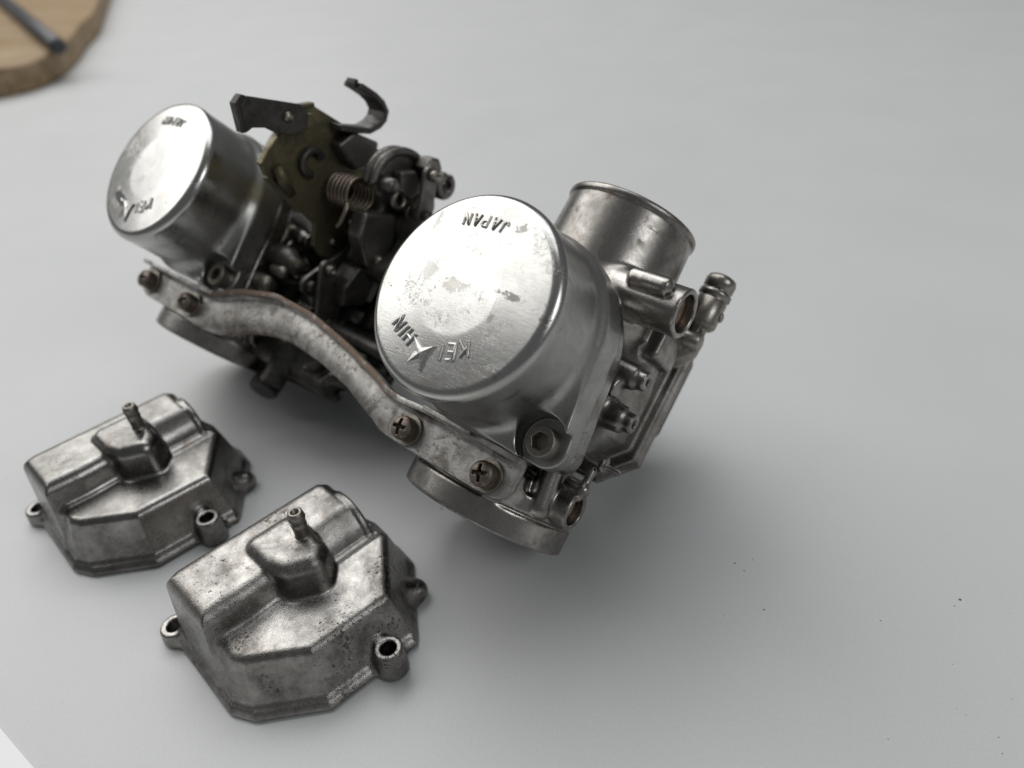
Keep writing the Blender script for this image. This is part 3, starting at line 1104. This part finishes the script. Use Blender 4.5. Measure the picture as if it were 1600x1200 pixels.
levers = [((8, 2), (30, 12), 7, 4, -120), ((8, 2), (-14, 18), 7, 4.5, -124), ((-26, 6), (-4, 20), 6, 4, -116),
          ((20, -16), (36, 6), 6, 4.5, -100), ((36, 6), (52, 14), 4.5, 4, -93), ((8, 2), (22, -16), 6, 5, -88),
          ((-10, -12), (10, 6), 5, 4, -84), ((-26, 6), (-12, -12), 6, 4, -134)]
for (p, q, r1, r2, x) in levers:
    v, f = prism(stadium(p, q, r1, r2), x, x + 2.2)
    lv = mesh_obj('link_lever', v, f, 'grey_steel', pair, smooth=False, bevel=0.4)
    for c_, r_ in ((p, r1 * 0.62), (q, r2 * 0.6)):
        v, f = lathe([(0, -1), (r_, -1), (r_, 2.4), (r_ * 0.8, 3.2), (r_ * 0.45, 3.2), (r_ * 0.4, 2.4), (0, 2.4)], 'x', 18)
        mesh_obj('pivot_pin', v, f, 'bolt' if r_ < 2.6 else 'black_steel', lv, loc=(x + 2.2, c_[0], c_[1]))
for (x0, x1, y, z, R_, n_, r_) in ((-118, -108, 8, 2, 6.2, 5, 0.8), (-106, -92, 8, 2, 5.6, 7, 0.8), (-132, -122, -26, 6, 5.0, 5, 0.7)):
    v, f = helix(x0, x1, y, z, R_, n_, r_)
    mesh_obj('shaft_spring', v, f, 'spring', pair)
V = Vol((-150, -40, -36), (-34, 40, 24), 0.9)  # added filler of arbitrary lumps, put in to darken the gap
V.cyl('x', (8, 2), -150, -36, 7.0, k=0, rnd=1)
V.box((-92, -20, -26), (-62, 26, 4), 4, k=4)
V.box((-146, -34, -30), (-118, 12, 2), 4, k=4)
V.cyl('z', (-76, 4), -10, 14, 9.5, k=3, rnd=1.5)
V.cyl('z', (-64, -12), -18, 10, 6.0, k=3, rnd=1.5)
V.cyl('z', (-130, -24), -10, 10, 6.5, k=3, rnd=1.5)
V.cyl('y', (-108, -14), -34, 34, 6.0, k=3, rnd=1.5)
V.cyl('x', (-24, -10), -148, -40, 5.0, k=2, rnd=1)
V.cap((-100, -30, -8), (-80, -14, -4), 4.0, k=2)
V.cap((-60, 20, -12), (-40, 6, 2), 5.0, k=3)
V.box((-64, -32, -24), (-44, -12, -6), 3, k=3)
V.box((-102, 6, -30), (-70, 38, 6), 4, k=3)
V.box((-130, 22, -14), (-106, 39, 17), 3, k=3)
V.cyl('x', (30, 2), -104, -70, 7, k=3, rnd=2)
data_obj('dark_gap_filler', V.mesh('dark_gap_filler', 'black_steel'), pair)
V = Vol((-156, -66, -36), (-72, -24, 26), 0.9)  # dark linkage bulk, added to block light and deepen the shade below
V.box((-150, -52, -26), (-112, -30, 10), 4, k=3)
V.box((-116, -48, -20), (-84, -28, 4), 3, k=3)
V.cyl('x', (-50, 4), -152, -96, 5.0, k=2, rnd=1)
V.cyl('y', (-126, 8), -62, -30, 5.5, k=2, rnd=1.5)
V.cyl('z', (-104, -42), -22, 14, 5.0, k=2, rnd=1)
V.cap((-96, -46, 6), (-80, -34, -6), 3.2, k=2)
V.cap((-138, -56, -6), (-110, -54, -16), 3.0, k=2)
data_obj('linkage_occluder', V.mesh('linkage_occluder', 'black_steel'), pair)
# raised tan lip along the ragged edge of the cable bracket
for a_, b_ in (((12.0, 37.0), (16.0, 58.7)), ((18.6, 63.2), (32.0, 62.4)), ((33, 62.5), (41, 66)), ((41.5, 65.6), (52, 55.4))):
    v, f = strip([a_, ((a_[0] + b_[0]) / 2 + 0.4, (a_[1] + b_[1]) / 2 + 0.3), b_], 1.8, -130, -126.4)
    mesh_obj('bracket_lip', v, f, 'olive', cb, smooth=False, bevel=0.5)
# idle knob hanging towards the table under the far bracket end
kn = []
for k in range(28):
    a_ = 2 * math.pi * k / 28
    r = 7.4 if k % 2 else 6.8
    kn.append((r * math.cos(a_), r * math.sin(a_)))
v, f = prism(kn, -5, 5, 'z')
ko = mesh_obj('idle_knob', v, f, 'knob', pair, smooth=False, bevel=0.6)
ko.location = Vector((-143, -64, -4.5)) * MM
ko.rotation_euler = (math.radians(60), math.radians(35), 0)
v, f = tube([(-143, -62, -4), (-140, -48, 0), (-135, -30, 4), (-132, -20, 6)], 2.4, 12)
mesh_obj('knob_cable', v, f, 'knob', ko.parent)
# float and jet tower under the chamber roof, resting the pair on the table
for ox in (0.0, -GAP):
    v, f = tube([(ox, -8, -36), (ox, -8, -60), (ox, -8, -64)], [6.5, 6.0, 4.0], 20)
    mesh_obj('jet_tower', v, f, 'fitting', pair)
    for s in (-1, 1):
        v, f = box((ox + s * 17 - 7.5, -6, -66), (ox + s * 17 + 7.5, 34, -42))
        mesh_obj('float', v, f, 'knob', pair, smooth=False, bevel=4, seg=4)


# ---------------------------------------------------------------- float bowls
def inset(pts, r):
    n = len(pts)
    a2 = sum(pts[i][0] * pts[(i + 1) % n][1] - pts[(i + 1) % n][0] * pts[i][1] for i in range(n))
    sg = 1 if a2 > 0 else -1
    out = []
    for i in range(n):
        p0, p1, p2 = (Vector(pts[i - 1]), Vector(pts[i]), Vector(pts[(i + 1) % n]))
        d1, d2 = (p1 - p0).normalized(), (p2 - p1).normalized()
        n1, n2 = Vector((-d1.y, d1.x)) * sg, Vector((-d2.y, d2.x)) * sg
        b = n1 + n2
        out.append(tuple(p1 + b * (r / max(0.3, 1 + n1.dot(n2)))))
    return out


def build_bowl():
    V = Vol((-38, -46, -1), (56, 46, 40), 0.5)
    flange = [(-30, 32), (-29.5, -10), (-25, -18), (-5, -33), (30, -35), (51, -7), (52, 4), (47, 28), (32, 37), (-22, 37)]
    V.poly([(p * 0.93 + 0.5, q * 0.93) for p, q in flange], 0.0, 3.6, rnd=1.4, k=0, grow=1.6)
    V.poly([(p * 0.95 + 0.5, q * 0.95) for p, q in flange], 0.0, 2.2, rnd=0.8, k=1.2, grow=1.6)
    # low chamber with drafted walls
    wall = [(-27, 31), (-27, -9), (-23.5, -15.5), (-4, -30.5), (30.5, -32.5), (49.5, -5), (50, 5), (45, 26), (32, 35), (-20, 35)]
    V.poly(inset(wall, 2.6), -1.0, 23.2, rnd=2.6, taper=0.27, k=2.4, grow=3.3)
    # high ridge along the far side
    ridge = [(-27.5, 29.0), (-26.5, -1.5), (-10, -2.6), (6, -2.0), (20, 2), (40, 2.0), (43, 8), (43, 26), (38, 31.5), (-20, 32)]
    V.poly(inset(ridge, 3.0), -1.0, 34.8, rnd=4.8, taper=0.10, k=3.0, grow=3.0)
    # tunnel with end ring
    V.cyl('x', (11.5, 22.0), 12, 40.0, 11.8, k=2.0, rnd=0.8)
    V.cyl('x', (11.8, 22.0), 37.2, 39.9, 13.0, k=0.5, rnd=0.9)
    V.cyl('x', (11.8, 22.0), 36.5, 37.2, 11.5, k=0.5, rnd=0.1, mode='s')
    V.box((20, -2.6, 19), (42, 2, 24.0), 1.2, k=1.6)
    V.cyl('x', (11.5, 22.0), 12, 40.0, 11.8, k=0.6, rnd=0.8)
    # nozzle boss
    boss = [(5.6, 14.0), (6.0, 4.5), (8.2, -1.0), (14.2, -4.4), (16.8, -1.5), (17.0, 6), (16.0, 14.0)]
    V.poly(boss, 10, 38.6, rnd=4.8, taper=0.05, k=1.6, grow=6.0)
    # bolt ears with counterbored holes
    for (ex, ey, eh, er) in ((18.5, -35.4, 12.5, 5.6), (-27.5, 32.0, 6.5, 5.8), (40.6, -17.2, 6.0, 4.6), (42, 30, 9, 6)):
        V.cyl('z', (ex, ey), 0, eh, er, k=2.6, rnd=0.9, r2=er - 0.7)
        if ex < 40:
            V.cyl('z', (ex, ey), -3, eh + 5, 2.6, k=0.7, rnd=0.1, mode='s')
    # ear roots
    V.cap((18, -30, 6), (18, -26, 12), 4.0, k=3, r2=2.5)
    V.cap((38, -17, 6), (34, -14, 12), 4.0, k=3, r2=2.5)
    V.cap((43, -18.5, 3), (35, -14, 5), 4.0, k=3, r2=3.5)
    # open underside
    V.poly([(p * 0.82 + 1.8, q * 0.78 + 0.5) for p, q in wall], -3, 13, rnd=2, taper=0.3, k=1.0, mode='s')
    return V


bowl_vol = build_bowl()
bowl_me = bowl_vol.mesh('bowl_casting', 'bowl_pitted')
bowl_me2 = bowl_me.copy()
bowl_me2.materials[0] = MAT['bowl_clean']
noz = [(0, 35.6), (3.7, 35.6), (3.9, 36.2), (3.7, 36.9), (2.6, 37.3), (2.45, 38.5), (2.5, 41.5), (2.75, 43.0), (2.55, 43.4),
       (2.6, 44.6), (3.0, 46.2), (2.5, 48.4), (1.9, 48.9), (1.25, 48.7), (1.2, 44), (0, 44)]
noz_v, noz_f = lathe(noz, 'z', 40)
bowls = [((-90.0, 145.0), 45.0, bowl_me, 'pitted aluminium float bowl in the foreground, nearest the bottom edge'),
         ((-172.5, 205.5), 45.5, bowl_me2, 'smoother darker aluminium float bowl behind, at the left edge')]
for (bx, by), ang, me, lab in bowls:
    b = empty('float_bowl', Matrix.Translation(Vector((bx, by, 0.2)) * MM) @ Matrix.Rotation(math.radians(ang), 4, 'Z'))
    tag(b, lab, 'float bowl', 'removed float bowls on the table')
    data_obj('bowl_casting', me, b)
    n_ = mesh_obj('overflow_nipple', noz_v, noz_f, 'nipple', b)
    n_.location = Vector((17.2, 4.6, 1.3)) * MM

# ---------------------------------------------------------------- background things
# brown board with a rounded corner, far left
corner = []
P0 = Vector((-0.572, 0.943))
e1 = Vector((-0.066, -0.043)).normalized()
e2 = Vector((-0.25, 0.66)).normalized()
pts = [P0 + e1 * 0.7, P0 + e1 * 0.06]
for t in np.linspace(0, 1, 17):
    p = (P0 + e1 * 0.06) * (1 - t) ** 2 + P0 * 2 * t * (1 - t) + (P0 + e2 * 0.22) * t ** 2
    pts.append(p)
pts += [P0 + e2 * 0.35 + Vector((0.012, 0)), P0 + e2 * 0.9, P0 + e2 * 0.9 + e1 * 0.7]
v, f = prism([((p.x + 0.6) * 1000, (p.y - 1.0) * 1000) for p in pts], 0.3, 32, 'z')
bd = mesh_obj('wooden_board', v, f, 'wood', smooth=True, bevel=11, seg=5)
bd.location = (-0.6, 1.0, 0)
tag(bd, 'out of focus brown wooden board at the far left corner', 'board')
v, f = tube([(0, 0, 0), (4, 0, 0), (900, 0, 0)], [7, 10, 10], 20)
rd = mesh_obj('dark_rod', v, f, 'rod')
rd.location = (-0.578, 0.962, 0.0425)
rd.rotation_euler = (0, 0, math.atan2(1.526 - 0.965, -1.004 + 0.580))
tag(rd, 'out of focus dark blue grey rod lying on the brown board', 'rod')

# white sheet of paper, lower left corner
d = Vector((18.7, -13.2)).normalized()
nrm = Vector((-13.2, -18.7)).normalized()
p0 = Vector((-180.5, 115.7)) - d * 60
pp = [p0, p0 + d * 210, p0 + d * 210 + nrm * 148, p0 + nrm * 148]
v, f = prism([(p.x, p.y) for p in pp], 0.15, 0.45, 'z')
sh = mesh_obj('paper_sheet', v, f, 'paper', smooth=False)
tag(sh, 'white paper sheet corner at the lower left edge of the table', 'paper')

# crumbs of dirt on the table
spots = [(0.1496, 0.1536, 1.0), (0.1463, 0.1511, .6), (0.1184, 0.146, .5), (0.1042, 0.1051, .4), (0.1372, 0.1049, .5),
         (0.1357, 0.1, .4), (0.0742, 0.1726, .9), (0.0769, 0.1689, .7), (0.0793, 0.1518, .8), (0.1292, 0.1141, .35),
         (-0.0411, 0.2055, .9), (0.0811, 0.1739, .6), (0.1477, 0.1168, .35), (0.1311, 0.112, .3), (0.1228, 0.1421, .3),
         (0.0647, 0.1499, .5), (-0.2462, 0.2325, .5), (-0.1637, 0.1237, .3), (0.1638, 0.1476, .35), (0.135, 0.129, .3)]
rr = random.Random(9)
for _ in range(60):
    spots.append((rr.uniform(-0.05, 0.2), rr.uniform(0.09, 0.3), rr.uniform(0.08, 0.22)))
vv, ff = [], []
for (x, y, s) in spots:
    n = len(vv)
    r = s * 0.62
    for k in range(6):
        a_ = k * math.pi / 3 + rr.uniform(-.3, .3)
        q = r * rr.uniform(0.5, 1.2)
        vv.append((x * 1000 + q * math.cos(a_), y * 1000 + q * math.sin(a_) * 0.8, 0.02))
    vv.append((x * 1000 + rr.uniform(-.1, .1) * r, y * 1000, r * rr.uniform(0.4, 0.8)))
    for k in range(6):
        ff.append((n + k, n + (k + 1) % 6, n + 6))
dm = mesh_obj('dirt_crumbs', vv, ff, 'dirt', smooth=False)
dm['kind'] = 'stuff'
tag(dm, 'scattered dark dirt crumbs on the grey table', 'dirt')
